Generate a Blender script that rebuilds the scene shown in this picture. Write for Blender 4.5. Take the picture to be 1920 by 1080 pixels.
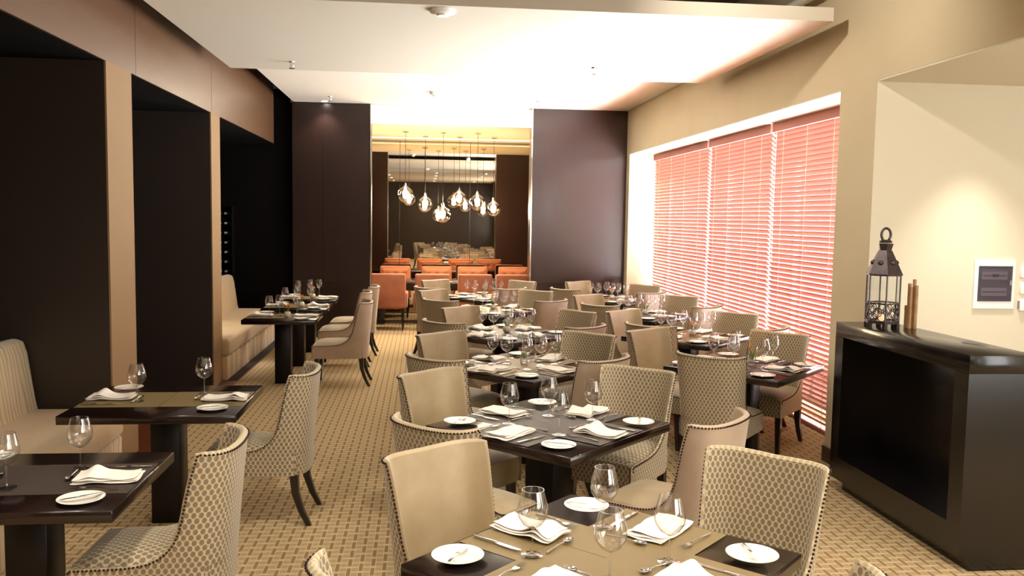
import bpy, bmesh, math, random
from mathutils import Vector, Matrix
from math import sin, cos, pi, radians, atan2, sqrt
random.seed(7)
for o in list(bpy.data.objects): bpy.data.objects.remove(o)
S = bpy.context.scene
COL = S.collection

# ------------------------------------------------------------------ camera
FPX = 1620.0
CAM_H = 1.9
YAW, PITCH, ROLL = radians(6.0), radians(4.66), radians(0.9)
_f = Vector((sin(YAW)*cos(PITCH), cos(YAW)*cos(PITCH), -sin(PITCH)))
_r0 = Vector((cos(YAW), -sin(YAW), 0)); _u0 = _r0.cross(_f)
_r = _r0*cos(ROLL) + _u0*sin(ROLL); _u = _u0*cos(ROLL) - _r0*sin(ROLL)
cd = bpy.data.cameras.new('camera'); cam = bpy.data.objects.new('camera', cd); COL.objects.link(cam)
cd.sensor_width = 36; cd.lens = 36*FPX/1920; cd.clip_start = 0.05; cd.clip_end = 200
cam.matrix_world = Matrix(((_r.x, _u.x, -_f.x, 0), (_r.y, _u.y, -_f.y, 0), (_r.z, _u.z, -_f.z, CAM_H), (0, 0, 0, 1)))
S.camera = cam
def at(px, py, ax, v):                      # where a photo pixel's ray meets a plane of the room
    d = _f*FPX + _r*(px-960) - _u*(py-540)
    C = Vector((0, 0, CAM_H)); return C + d*((v - C[ax])/d[ax])

# ------------------------------------------------------------------ world, exposure, daylight
S.view_settings.view_transform = 'Standard'; S.view_settings.look = 'None'
S.view_settings.gamma = 1; S.view_settings.use_curve_mapping = False
S.view_settings.exposure = 1.42
w = bpy.data.worlds.new('sky'); S.world = w; w.use_nodes = True
w.node_tree.nodes['Background'].inputs[0].default_value = (0.75, 0.85, 1.0, 1)
w.node_tree.nodes['Background'].inputs[1].default_value = 0.6
S.cycles.max_bounces = 7; S.cycles.diffuse_bounces = 4; S.cycles.glossy_bounces = 5
S.cycles.transparent_max_bounces = 32; S.cycles.transmission_bounces = 4
S.cycles.sample_clamp_indirect = 6; S.cycles.caustics_reflective = False; S.cycles.caustics_refractive = False
def area(name, loc, rot, sx, sy, power, col=(1, 1, 1), spread=180):
    l = bpy.data.lights.new(name, 'AREA'); l.shape = 'RECTANGLE'; l.size = sx; l.size_y = sy
    l.energy = power; l.color = col; l.spread = radians(spread)
    o = bpy.data.objects.new(name, l); COL.objects.link(o); o.location = loc; o.rotation_euler = rot; return o
WARM = (1.0, 0.92, 0.80)
# bright hazy daylight over the terrace outside the window wall
area('daylight_terrace', (4.3, 10.4, 1.95), (0, radians(90), 0), 2.8, 8.4, 1850, (0.95, 0.98, 1.0))
# added daylight-coloured fill behind the camera, no window is built there
area('fill_behind', (3.15, -.6, 1.9), (0, radians(90), 0), 1.8, 3.6, 70, (1.0, 0.97, 0.93))
# added fill light, out of view, to brighten the side recess
area('fill_recess', (4.5, 1.6, 1.8), (radians(90), 0, 0), 1.8, 2.2, 34, (0.97, 0.99, 1.0))

# ------------------------------------------------------------------ materials
def lin(h):
    h = h.lstrip('#'); c = [int(h[i:i+2], 16)/255 for i in (0, 2, 4)]
    return tuple((x/12.92 if x <= .04045 else ((x+.055)/1.055)**2.4) for x in c)
class NT:
    def __init__(s, name):
        s.m = bpy.data.materials.new(name); s.m.use_nodes = True; s.t = s.m.node_tree
        s.b = s.t.nodes['Principled BSDF']; s.out = s.t.nodes['Material Output']
    def n(s, typ, **k):
        x = s.t.nodes.new(typ)
        for a, b in k.items(): setattr(x, a, b)
        return x
    def l(s, a, b): s.t.links.new(a, b)
    def val(s, x):
        v = s.n('ShaderNodeValue'); v.outputs[0].default_value = x; return v.outputs[0]
    def m2(s, op, a, b=None, c=None):
        x = s.n('ShaderNodeMath', operation=op)
        for i, v in enumerate((a, b, c)):
            if v is None: continue
            if isinstance(v, (int, float)): x.inputs[i].default_value = v
            else: s.l(v, x.inputs[i])
        return x.outputs[0]
    def mix(s, f, a, b):
        x = s.n('ShaderNodeMix', data_type='RGBA')
        s.l(f, x.inputs[0]) if not isinstance(f, float) else setattr(x.inputs[0], 'default_value', f)
        for i, v in ((6, a), (7, b)):
            if isinstance(v, tuple): x.inputs[i].default_value = (*v, 1)
            else: s.l(v, x.inputs[i])
        return x.outputs[2]
def P(name, rgb, rough=.5, metal=0, spec=.5, coat=0, sheen=0, noise=None, nscale=8, bump=0, bscale=200, em=None, ems=0):
    N = NT(name); b = N.b
    b.inputs['Base Color'].default_value = (*rgb, 1); b.inputs['Roughness'].default_value = rough
    b.inputs['Metallic'].default_value = metal; b.inputs['Specular IOR Level'].default_value = spec
    b.inputs['Coat Weight'].default_value = coat; b.inputs['Coat Roughness'].default_value = .08
    b.inputs['Sheen Weight'].default_value = sheen; b.inputs['Sheen Roughness'].default_value = .4
    if em: b.inputs['Emission Color'].default_value = (*em, 1); b.inputs['Emission Strength'].default_value = ems
    tc = None
    if noise or bump: tc = N.n('ShaderNodeTexCoord')
    if noise:
        t = N.n('ShaderNodeTexNoise'); t.inputs['Scale'].default_value = nscale; t.inputs['Detail'].default_value = 4
        N.l(tc.outputs['Object'], t.inputs['Vector'])
        r = N.m2('MULTIPLY', N.m2('SUBTRACT', t.outputs['Fac'], .3), 2.2); 
        cl = N.n('ShaderNodeClamp'); N.l(r, cl.inputs[0])
        N.l(N.mix(cl.outputs[0], rgb, noise), b.inputs['Base Color'])
    if bump:
        t = N.n('ShaderNodeTexNoise'); t.inputs['Scale'].default_value = bscale
        N.l(tc.outputs['Object'], t.inputs['Vector'])
        bp = N.n('ShaderNodeBump'); bp.inputs['Strength'].default_value = bump; bp.inputs['Distance'].default_value = .002
        N.l(t.outputs['Fac'], bp.inputs['Height']); N.l(bp.outputs[0], b.inputs['Normal'])
    return N.m

def mat_dots(name, base, dot, px=.029, py=.047, hw=.0098, hh=.0122, rough=.75):
    """staggered dots in a honeycomb ground, woven into the cloth (uv in metres)"""
    N = NT(name); uv = N.n('ShaderNodeUVMap'); sp = N.n('ShaderNodeSeparateXYZ'); N.l(uv.outputs[0], sp.inputs[0])
    def lat(ox, oy):
        x = N.m2('ABSOLUTE', N.m2('SUBTRACT', N.m2('FRACT', N.m2('ADD', N.m2('DIVIDE', sp.outputs[0], px), ox)), .5))
        y = N.m2('ABSOLUTE', N.m2('SUBTRACT', N.m2('FRACT', N.m2('ADD', N.m2('DIVIDE', sp.outputs[1], py), oy)), .5))
        a = N.m2('POWER', N.m2('DIVIDE', x, hw/px), 2.4); c = N.m2('POWER', N.m2('DIVIDE', y, hh/py), 2.0)
        return N.m2('ADD', a, c)
    d = N.m2('MINIMUM', lat(100, 100), lat(100.5, 100.5))
    mr = N.n('ShaderNodeMapRange'); mr.inputs[1].default_value = .8; mr.inputs[2].default_value = 1.15
    mr.inputs[3].default_value = 1; mr.inputs[4].default_value = 0; N.l(d, mr.inputs[0])
    nz = N.n('ShaderNodeTexNoise'); nz.inputs['Scale'].default_value = 6; N.l(uv.outputs[0], nz.inputs['Vector'])
    b2 = N.mix(nz.outputs['Fac'], tuple(x*.88 for x in base), tuple(min(1, x*1.1) for x in base))
    N.l(N.mix(mr.outputs[0], b2, dot), N.b.inputs['Base Color'])
    N.b.inputs['Roughness'].default_value = rough; N.b.inputs['Sheen Weight'].default_value = .25
    bp = N.n('ShaderNodeBump'); bp.inputs['Strength'].default_value = .25; bp.inputs['Distance'].default_value = .002
    N.l(mr.outputs[0], bp.inputs['Height']); bp.invert = True; N.l(bp.outputs[0], N.b.inputs['Normal'])
    return N.m

def mat_carpet():
    N = NT('carpet_weave'); tc = N.n('ShaderNodeTexCoord'); sp = N.n('ShaderNodeSeparateXYZ'); N.l(tc.outputs['Object'], sp.inputs[0])
    X, Y = sp.outputs[0], sp.outputs[1]; PX, PY = .126, .126
    def lat(ox, oy):
        x = N.m2('MULTIPLY', N.m2('SUBTRACT', N.m2('FRACT', N.m2('ADD', N.m2('DIVIDE', X, PX), 100+ox)), .5), PX)
        y = N.m2('MULTIPLY', N.m2('SUBTRACT', N.m2('FRACT', N.m2('ADD', N.m2('DIVIDE', Y, PY), 100+oy)), .5), PY)
        return x, y
    def box(xy, hx, hy):
        return N.m2('MULTIPLY', N.m2('LESS_THAN', N.m2('ABSOLUTE', xy[0]), hx), N.m2('LESS_THAN', N.m2('ABSOLUTE', xy[1]), hy))
    a, b = lat(0, 0), lat(.5, .5)
    dark = N.m2('MAXIMUM', box(a, .0105, .05), box(b, .0105, .05))
    edge = N.m2('MAXIMUM', box(a, .0145, .054), box(b, .0145, .054))
    yy = N.m2('MULTIPLY', N.m2('SUBTRACT', N.m2('FRACT', N.m2('ADD', N.m2('DIVIDE', Y, PY/2), 100.0)), .5), PY/2)
    line = N.m2('GREATER_THAN', N.m2('ABSOLUTE', yy), .0235)
    light = N.m2('MAXIMUM', edge, line)
    nz = N.n('ShaderNodeTexNoise'); nz.inputs['Scale'].default_value = 160; N.l(tc.outputs['Object'], nz.inputs['Vector'])
    n2 = N.n('ShaderNodeTexNoise'); n2.inputs['Scale'].default_value = 1.2; N.l(tc.outputs['Object'], n2.inputs['Vector'])
    tan = N.mix(nz.outputs['Fac'], lin('a48e68'), lin('b69f78'))
    c = N.mix(light, tan, lin('c9b08a')); c = N.mix(dark, c, lin('907554'))
    N.l(c, N.b.inputs['Base Color']); N.b.inputs['Roughness'].default_value = .95; N.b.inputs['Specular IOR Level'].default_value = .1
    bp = N.n('ShaderNodeBump'); bp.inputs['Strength'].default_value = .4; bp.inputs['Distance'].default_value = .004
    N.l(nz.outputs['Fac'], bp.inputs['Height']); N.l(bp.outputs[0], N.b.inputs['Normal'])
    return N.m

def mat_wave(name, base, line, scale=9, stripes=False):
    N = NT(name); tc = N.n('ShaderNodeTexCoord')
    mp = N.n('ShaderNodeMapping'); N.l(tc.outputs['Object'], mp.inputs[0]); mp.inputs['Scale'].default_value = (.3, 1, .22) if not stripes else (0, 1, 0)
    wv = N.n('ShaderNodeTexWave'); wv.bands_direction = 'Y'; wv.inputs['Scale'].default_value = scale
    wv.inputs['Distortion'].default_value = 9 if not stripes else 0; wv.inputs['Detail'].default_value = 1.5; wv.inputs['Detail Scale'].default_value = 1.1
    N.l(mp.outputs[0], wv.inputs['Vector'])
    f = N.m2('POWER', wv.outputs['Fac'], 4.0 if not stripes else 1.5)
    N.l(N.mix(f, base, line), N.b.inputs['Base Color']); N.b.inputs['Roughness'].default_value = .8
    N.b.inputs['Sheen Weight'].default_value = .3
    return N.m

def mat_glass(name, tint=(1, 1, 1), ior=1.5, boost=1.0):
    N = NT(name); N.t.nodes.remove(N.b)
    tr = N.n('ShaderNodeBsdfTransparent')
    gl = N.n('ShaderNodeBsdfGlossy'); gl.inputs['Roughness'].default_value = .02
    fr = N.n('ShaderNodeLayerWeight'); fr.inputs[0].default_value = .5
    N.l(N.mix(N.m2('POWER', fr.outputs['Facing'], 2.5), tuple(tint), tuple(x*(.78 if boost > 1 else .9) for x in tint)), tr.inputs[0])
    f = N.m2('MINIMUM', N.m2('ADD', N.m2('MULTIPLY', N.m2('POWER', fr.outputs['Facing'], 2.2), .5*boost), .09*boost), .92)
    mx = N.n('ShaderNodeMixShader'); N.l(f, mx.inputs[0]); N.l(tr.outputs[0], mx.inputs[1]); N.l(gl.outputs[0], mx.inputs[2])
    N.l(mx.outputs[0], N.out.inputs[0]); return N.m

def mat_slat():
    N = NT('reddish_brown_slat_wood'); b = N.b
    b.inputs['Base Color'].default_value = (*lin('9a5a4a'), 1); b.inputs['Roughness'].default_value = .6; b.inputs['Specular IOR Level'].default_value = .3
    tl = N.n('ShaderNodeBsdfTranslucent'); tl.inputs[0].default_value = (*lin('b4573f'), 1)
    mx = N.n('ShaderNodeMixShader'); mx.inputs[0].default_value = .015
    N.l(b.outputs[0], mx.inputs[1]); N.l(tl.outputs[0], mx.inputs[2]); N.l(mx.outputs[0], N.out.inputs[0]); return N.m

def mat_woodgrain(name, a, b_, rough=.25, coat=.3, axis=(1, 1, 8), scale=3, spec=.5):
    N = NT(name); tc = N.n('ShaderNodeTexCoord'); mp = N.n('ShaderNodeMapping'); mp.inputs['Scale'].default_value = axis
    N.l(tc.outputs['Object'], mp.inputs[0]); nz = N.n('ShaderNodeTexNoise'); nz.inputs['Scale'].default_value = scale
    nz.inputs['Detail'].default_value = 6; N.l(mp.outputs[0], nz.inputs['Vector'])
    N.l(N.mix(nz.outputs['Fac'], a, b_), N.b.inputs['Base Color'])
    N.b.inputs['Roughness'].default_value = rough; N.b.inputs['Coat Weight'].default_value = coat; N.b.inputs['Coat Roughness'].default_value = .12
    N.b.inputs['Specular IOR Level'].default_value = spec
    return N.m

def mat_mat(name, a, b_):
    N = NT(name); tc = N.n('ShaderNodeTexCoord'); sp = N.n('ShaderNodeSeparateXYZ'); N.l(tc.outputs['Object'], sp.inputs[0])
    x = N.m2('LESS_THAN', N.m2('FRACT', N.m2('ADD', N.m2('MULTIPLY', sp.outputs[0], 220.), 100)), .5)
    y = N.m2('LESS_THAN', N.m2('FRACT', N.m2('ADD', N.m2('MULTIPLY', sp.outputs[1], 220.), 100)), .5)
    f = N.m2('ABSOLUTE', N.m2('SUBTRACT', x, y))
    N.l(N.mix(f, a, b_), N.b.inputs['Base Color']); N.b.inputs['Roughness'].default_value = .5; return N.m

M = {}
M['carpet'] = mat_carpet()
M['velvet'] = P('champagne_velvet', lin('b5a282'), .55, sheen=.45, noise=lin('a08d6c'), nscale=5, bump=.15, bscale=120)
M['velvet_pink'] = P('rose_beige_velvet', lin('b39c86'), .6, sheen=.4, noise=lin('a48d76'), nscale=5)
M['dots'] = mat_dots('honeycomb_dot_fabric', lin('bdad8a'), lin('7e6e59'))
M['dots_sheen'] = mat_dots('honeycomb_dot_fabric_sheen', lin('bdad8a'), lin('a39274'))  # rim copy of the dot cloth, grazing sheen put into paler dots
M['orange'] = P('burnt_orange_velvet', lin('ab6540'), .7, sheen=.4, noise=lin('8f4e30'), nscale=4)
M['nail'] = P('dark_bronze_nailheads', lin('33261f'), .35, metal=.8)
M['leg'] = P('espresso_leg_wood', lin('1b1110'), .35, coat=.3)
M['table'] = mat_woodgrain('espresso_table_wood', lin('150c0a'), lin('20120e'), .2, .25, (1, 8, 1), 4)
M['pedestal'] = P('matt_black_brown_wood', lin('120b0a'), .45, spec=.3)
M['panel'] = mat_woodgrain('dark_wall_panelling', lin('1c0f0b'), lin('281612'), .3, .1, (6, 6, .6), 3)
M['panel_plum'] = mat_woodgrain('plum_brown_panelling', lin('33221f'), lin('3b2826'), .3, .4, (6, 6, .6), 3)
M['fascia'] = mat_woodgrain('bronze_brown_fascia', lin('5a3e2a'), lin('6c4d36'), .35, .1, (1, 1, 6), 3)
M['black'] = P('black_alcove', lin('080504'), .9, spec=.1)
M['colside'] = P('tan_painted_column', lin('8d6e4a'), .7)
M['coldark'] = P('dark_column_face', lin('2c221b'), .5)
M['wall'] = P('sand_wall_paint', lin('cfbf9e'), .85, noise=lin('c9b897'), nscale=2)
M['wall_light'] = P('pale_recess_paint', lin('dcd2bb'), .85)
M['white_ceiling'] = P('white_ceiling_paint', lin('e9e2d6'), .9)
M['soffit'] = P('cream_ceiling_paint', lin('d9d0bf'), .9)
M['dark_ceiling'] = P('upper_ceiling_taupe', lin('8a7b6b'), .9)
M['white'] = P('white_plastic', lin('f2f0ec'), .4)
M['porcelain'] = P('white_porcelain', lin('f6f2e6'), .12, coat=.6)
M['napkin'] = P('white_linen', lin('f4ebe0'), .9, bump=.3, bscale=300)
M['steel'] = P('polished_steel', (.75, .74, .72), .14, metal=1)
M['chrome'] = P('chrome', (.8, .8, .8), .1, metal=1)
M['glass'] = mat_glass('thin_crystal', (.985, .985, .985), 1.52, 1.5)
M['pane'] = mat_glass('window_glass', (.97, .98, .98), 1.3, 1)
M['globe'] = mat_glass('amber_tinted_glass', (1, .95, .85), 1.5, 1.6)
M['darkcarpet'] = P('dark_border_carpet', lin('3a2c22'), .95, noise=lin('2c211a'), nscale=60)
M['smoke'] = mat_glass('smoky_door_plastic', (.62, .6, .7), 1.4, 1)
M['mat_olive'] = mat_mat('olive_woven_vinyl', lin('86724a'), lin('75633e'))
M['mat_grey'] = mat_mat('charcoal_woven_vinyl', lin('55493f'), lin('2c2522'))
M['bench'] = mat_wave('wavy_line_bench_fabric', lin('c9b48c'), lin('a08860'), 6)
M['bench_plain'] = P('sand_velvet_bench', lin('bfa378'), .7, sheen=.4, noise=lin('b89b70'), nscale=3)
M['bench_stripe'] = mat_wave('faded_stripe_bench_fabric', lin('cfc0a0'), lin('c89a63'), 1.2, True)
M['slat'] = mat_slat()
M['cord'] = P('cream_blind_cord', lin('d9b7a0'), .8)
M['floorwood'] = mat_woodgrain('reddish_parquet', lin('5a2c1a'), lin('7a4126'), .3, .3, (1, 10, 1), 3)
M['console'] = mat_woodgrain('black_brown_lacquer', lin('0a0708'), lin('0f0b0b'), .25, .25, (1, 6, 1), 3)
M['rust'] = P('aged_dark_metal', lin('5a5254'), .4, metal=.8, noise=lin('44393a'), nscale=20)
M['bamboo'] = P('bamboo_cane', lin('b08a5e'), .5, noise=lin('8a6642'), nscale=15)
M['candle'] = P('ivory_candle_wax', lin('f3c79a'), .5, em=(1, .5, .25), ems=.6)  # warm glow of a lit candle put into the wax, no flame
M['leaf'] = P('green_leaf', lin('5d7a35'), .5)
M['petal'] = P('orange_petal', lin('e07a2a'), .5)
M['pot'] = P('speckled_white_ceramic', lin('d9d0be'), .5, noise=lin('b5aa94'), nscale=60)
M['mirror'] = P('bronze_tinted_mirror', (.62, .55, .46), .015, metal=1)
M['bulb'] = P('glowing_bulb', (1, .9, .7), .5, em=(1, .78, .45), ems=110)
M['lamp'] = P('lit_lamp_lens', (1, .95, .85), .5, em=(1, .9, .72), ems=22)
M['cove'] = P('cove_light_strip', (1, .95, .85), .5, em=(1, .92, .76), ems=9)
M['bottle'] = P('dark_bottle_glass', lin('0c0f0c'), .05, coat=1)
M['foil'] = P('silver_foil', lin('c8c8d4'), .35, metal=.6)
M['terrace'] = P('outside_concrete', lin('6e5a52'), .9)
M['breaker'] = P('grey_breaker_plastic', lin('8c8790'), .5)
M['wire'] = P('red_breaker_strip', lin('c4705a'), .5)
M['warm_ceiling'] = P('honey_ceiling_paint', lin('e6d5b6'), .9)
M['screen'] = P('grey_display', lin('4c4a58'), .3)

# ------------------------------------------------------------------ mesh helpers
class MB:
    def __init__(s): s.bm = bmesh.new(); s.bm.loops.layers.uv.new('UVMap'); s.mats = []
    def mi(s, m):
        if m is None: return 0
        if m not in s.mats: s.mats.append(m)
        return s.mats.index(m)
    def _add(s, t, mtx, m, smooth):
        if mtx is not None: bmesh.ops.transform(t, matrix=mtx, verts=t.verts)
        i = s.mi(m)
        for f in t.faces: f.material_index = i; f.smooth = smooth
        me = bpy.data.meshes.new('_t'); t.to_mesh(me); t.free(); s.bm.from_mesh(me); bpy.data.meshes.remove(me)
    def box(s, x0, x1, y0, y1, z0, z1, m=None, bev=0, seg=2, mtx=None, smooth=None):
        t = bmesh.new(); bmesh.ops.create_cube(t, size=1)
        for v in t.verts: v.co = Vector(((x0+x1)/2+v.co.x*(x1-x0), (y0+y1)/2+v.co.y*(y1-y0), (z0+z1)/2+v.co.z*(z1-z0)))
        if bev: bmesh.ops.bevel(t, geom=list(t.edges), offset=bev, segments=seg, profile=.5, affect='EDGES')
        s._add(t, mtx, m, bool(bev) if smooth is None else smooth); return s
    def lathe(s, prof, n=24, m=None, mtx=None, cap=False):
        t = bmesh.new(); rings = []
        for r, z in prof:
            if r < 1e-5: rings.append([t.verts.new((0, 0, z))])
            else: rings.append([t.verts.new((r*cos(2*pi*k/n), r*sin(2*pi*k/n), z)) for k in range(n)])
        for a, b in zip(rings, rings[1:]):
            for k in range(n):
                q = [a[k % len(a)], a[(k+1) % n % len(a)], b[(k+1) % n % len(b)], b[k % len(b)]]
                u = []
                for v in q:
                    if v not in u: u.append(v)
                if len(u) > 2: t.faces.new(u)
        s._add(t, mtx, m, True); return s
    def tube(s, pts, rad, n=8, m=None, mtx=None, smooth=True):
        t = bmesh.new(); pts = [Vector(p) for p in pts]; rings = []
        rr = rad if isinstance(rad, (list, tuple)) else [rad]*len(pts)
        for i, p in enumerate(pts):
            d = (pts[min(i+1, len(pts)-1)] - pts[max(i-1, 0)]).normalized()
            a = d.orthogonal().normalized() if i == 0 else (pa - d*pa.dot(d)).normalized()
            pa = a; b = d.cross(a)
            rings.append([t.verts.new(p + (a*cos(2*pi*k/n) + b*sin(2*pi*k/n))*rr[i]) for k in range(n)])
        for a, b in zip(rings, rings[1:]):
            for k in range(n): t.faces.new((a[k], a[(k+1) % n], b[(k+1) % n], b[k]))
        t.faces.new(rings[0][::-1]); t.faces.new(rings[-1]); s._add(t, mtx, m, smooth); return s
    def prism(s, poly, z0, z1, m=None, mtx=None, bev=0):
        t = bmesh.new(); a = [t.verts.new((x, y, z0)) for x, y in poly]; b = [t.verts.new((x, y, z1)) for x, y in poly]
        n = len(poly); t.faces.new(a[::-1]); t.faces.new(b)
        for k in range(n): t.faces.new((a[k], a[(k+1) % n], b[(k+1) % n], b[k]))
        bmesh.ops.recalc_face_normals(t, faces=t.faces)
        if bev: bmesh.ops.bevel(t, geom=list(t.edges), offset=bev, segments=2, profile=.5, affect='EDGES')
        s._add(t, mtx, m, bool(bev)); return s
    def grid(s, rows, m=None, mtx=None, uv=None, close=False, flip=False):
        t = bmesh.new(); L = t.loops.layers.uv.new('UVMap'); V = [[t.verts.new(p) for p in r] for r in rows]
        for i in range(len(V)-1):
            for j in range(len(V[0])-1):
                ij = [(i, j), (i, j+1), (i+1, j+1), (i+1, j)]
                if flip: ij = ij[::-1]
                f = t.faces.new([V[a][b] for a, b in ij])
                if uv:
                    for lp, (a, b) in zip(f.loops, ij): lp[L].uv = uv[a][b]
        s._add(t, mtx, m, True); return s
    def mesh(s, name, merge=0):
        if merge: bmesh.ops.remove_doubles(s.bm, verts=s.bm.verts, dist=merge)
        me = bpy.data.meshes.new(name); s.bm.to_mesh(me); s.bm.free()
        for m in s.mats: me.materials.append(M[m] if isinstance(m, str) else m)
        if any(p.use_smooth for p in me.polygons): me.set_sharp_from_angle(angle=radians(50))
        return me
    def obj(s, name, parent=None, merge=0): return link(name, s.mesh(name, merge), parent)
def link(name, data, parent=None, loc=None, rz=None):
    o = bpy.data.objects.new(name, data); COL.objects.link(o)
    if parent: o.parent = parent
    if loc is not None: o.location = loc
    if rz is not None: o.rotation_euler = (0, 0, rz)
    return o
def tag(o, label=None, cat=None, group=None):
    if label: o['label'] = label
    if cat: o['category'] = cat
    if group: o['group'] = group
    return o
def thing(name, label, cat, loc=(0, 0, 0), rz=0, group=None):
    return tag(link(name, None, None, loc, rz), label, cat, group)
def st(o): o['kind'] = 'structure'; return o
def sbox(name, *a, m=None, bev=0): return st(MB().box(*a, m=m, bev=bev).obj(name))
def copy_tree(o, parent=None):
    c = o.copy(); COL.objects.link(c)
    if parent: c.parent = parent
    for ch in o.children: copy_tree(ch, c)
    return c
def place(proto, loc, rz, label, cat, group=None, used=set()):
    o = proto if proto.name not in used else copy_tree(proto)
    used.add(proto.name)
    o.location = loc; o.rotation_euler = (0, 0, rz); tag(o, label, cat, group); return o

# ------------------------------------------------------------------ the room
XL, XR, YB, YM = -2.24, 3.22, 13.55, 16.95
ZF, ZW, ZC, ZS, ZP = 2.965, 2.92, 3.60, 3.39, 3.34
YBK = -4.6
NIN = -3.1                        # back of the alcoves
st(MB().box(XL+.19, 5.6, YBK, YM+.05, -.05, 0, m='carpet').box(-3.6, XL+.19, YBK, 6.5, -.05, 0, m='carpet').obj('floor'))
st(MB().box(-4.4, XL+.19, 6.5, YM+.05, -.05, 0, m='floorwood').obj('floor'))
sbox('trim_1', XL+.17, XL+.19, 7.05, YB, 0, .004, m='colside')
sbox('floor', XL-.8, XL+.17, 9.99, YB, 0, .003, m='darkcarpet')
# back wall: two dark panels with the opening of the private room between
OL, OR = -.785, 1.70
wb = MB().box(-1.97, OL, YB, YB+.3, 0, 3.8, m='panel'); wb.obj and st(wb.obj('wall_back'))
st(MB().box(OR, XR, YB, YB+.3, 0, 3.8, m='panel_plum').obj('wall_back'))
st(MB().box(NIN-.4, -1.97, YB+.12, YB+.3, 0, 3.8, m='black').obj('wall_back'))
for k, (a, b, mm) in enumerate(((-1.97, OL, 'panel'), (OR, XR, 'panel_plum'))):
    st(MB().box(a+.02, b-.02, YB-.012, YB, .86, .875, m='leg').obj('trim_%d' % (2+k)))
for k, x in enumerate((-1.50, 3.17, -1.24)):
    st(MB().box(x, x+.008, YB-.008, YB, 0 if x > -1.3 else .87, .87 if x > -1.3 else 3.6, m='leg').obj('trim_%d' % (4+k)))
st(MB().box(OL-.012, OL+.004, YB-.016, YB+.012, 0, 3.6, m='chrome').obj('trim_7'))
st(MB().box(OR-.004, OR+.016, YB-.016, YB+.012, 0, 3.6, m='chrome').obj('trim_8'))
# left side: fascia beam, columns, alcoves
fb = MB()
ys = [-1.0, 2.3, 4.7, 7.16, 9.63, YB-.02]
for a, b in zip(ys, ys[1:]): fb.box(XL-.02, XL, a+.004, b-.004, ZF, 4.0, m='fascia')
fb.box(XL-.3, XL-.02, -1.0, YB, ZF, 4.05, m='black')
st(fb.obj('trim_9'))
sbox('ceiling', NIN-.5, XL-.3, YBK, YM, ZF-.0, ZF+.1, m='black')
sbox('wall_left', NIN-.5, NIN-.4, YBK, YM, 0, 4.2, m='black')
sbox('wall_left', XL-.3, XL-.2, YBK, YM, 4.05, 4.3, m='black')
for k, (a, b) in enumerate(((6.5, 7.05), (9.58, 9.99))):
    c_ = MB().box(NIN-.4, XL-.012, a, b, 0, ZF, m='coldark').box(XL-.012, XL, a+.006, b, 0, ZF, m='colside')
    st(c_.obj('wall_left'))
st(MB().box(XL-.012, XL, YBK, 1.9, 0, ZF, m='colside').obj('wall_left'))
# right wall with the window recess and the lit side recess
wr = MB()
YW0, YP = 6.50, 5.96              # near edge of the window recess, near edge of the pier
wr.box(XR, XR+.5, YP, YM, ZW, 4.2, m='wall')                # lintel above the window
wr.box(XR, XR+.62, YP, YW0, 0, ZW, m='wall')                # pier
wr.box(XR, XR+.62, 13.35, YM, 0, ZW, m='wall')              # far jamb
wr.box(XR, XR+.5, YBK, YP, ZW+.001, 4.2, m='wall')
st(wr.obj('wall_right'))
sbox('wall_right_recess', XR+.002, 5.6, YP-.006, YP, 0, ZW, m='wall_light')
sbox('wall_right_recess', 5.5, 5.6, 1.5, YP, 0, 3.0, m='wall_light')
sbox('wall_right_recess', XR, 5.6, 1.4, 1.5, 0, 3.0, m='wall_light')
sbox('ceiling', XR+.002, 5.6, 1.4, YP, ZW-.012, ZW+.0005, m='wall_light')
sbox('wall_right', XR, XR+.3, YBK, 1.4, 0, ZW, m='wall')
sbox('ceiling', XR+.0, 3.95, YW0, 13.35, ZW-.012, ZW-.001, m='white_ceiling')
st(MB().box(XR-.015, XR, YP+.0, YW0, 0, .12, m='leg').box(XR-.015, XR+.3, YW0, YW0+.015, 0, .12, m='leg').obj('baseboard_right'))
# ceilings
st(MB().prism([(-1.95, 9.0), (3.20, 9.0), (3.215, YB+.05), (-1.95, YB+.05)], ZC, ZC+.06, m='white_ceiling').obj('ceiling'))
st(MB().box(-1.97, 3.03, 6.28, 9.3, ZS, ZS+.10, m='soffit').obj('ceiling'))
st(MB().box(-1.9, 3.0, -4.4, 4.4, ZS, ZS+.10, m='soffit').obj('ceiling'))
sbox('ceiling', NIN-.5, 5.6, YBK, YM, 4.15, 4.25, m='dark_ceiling')
sbox('wall_front', NIN-.5, 5.6, YBK-.1, YBK, 0, 4.2, m='panel')
st(MB().tube([(3.1, 6.3, 3.72), (3.1, 9.5, 3.72)], .03, 10, m='white').obj('trim_10'))
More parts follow.
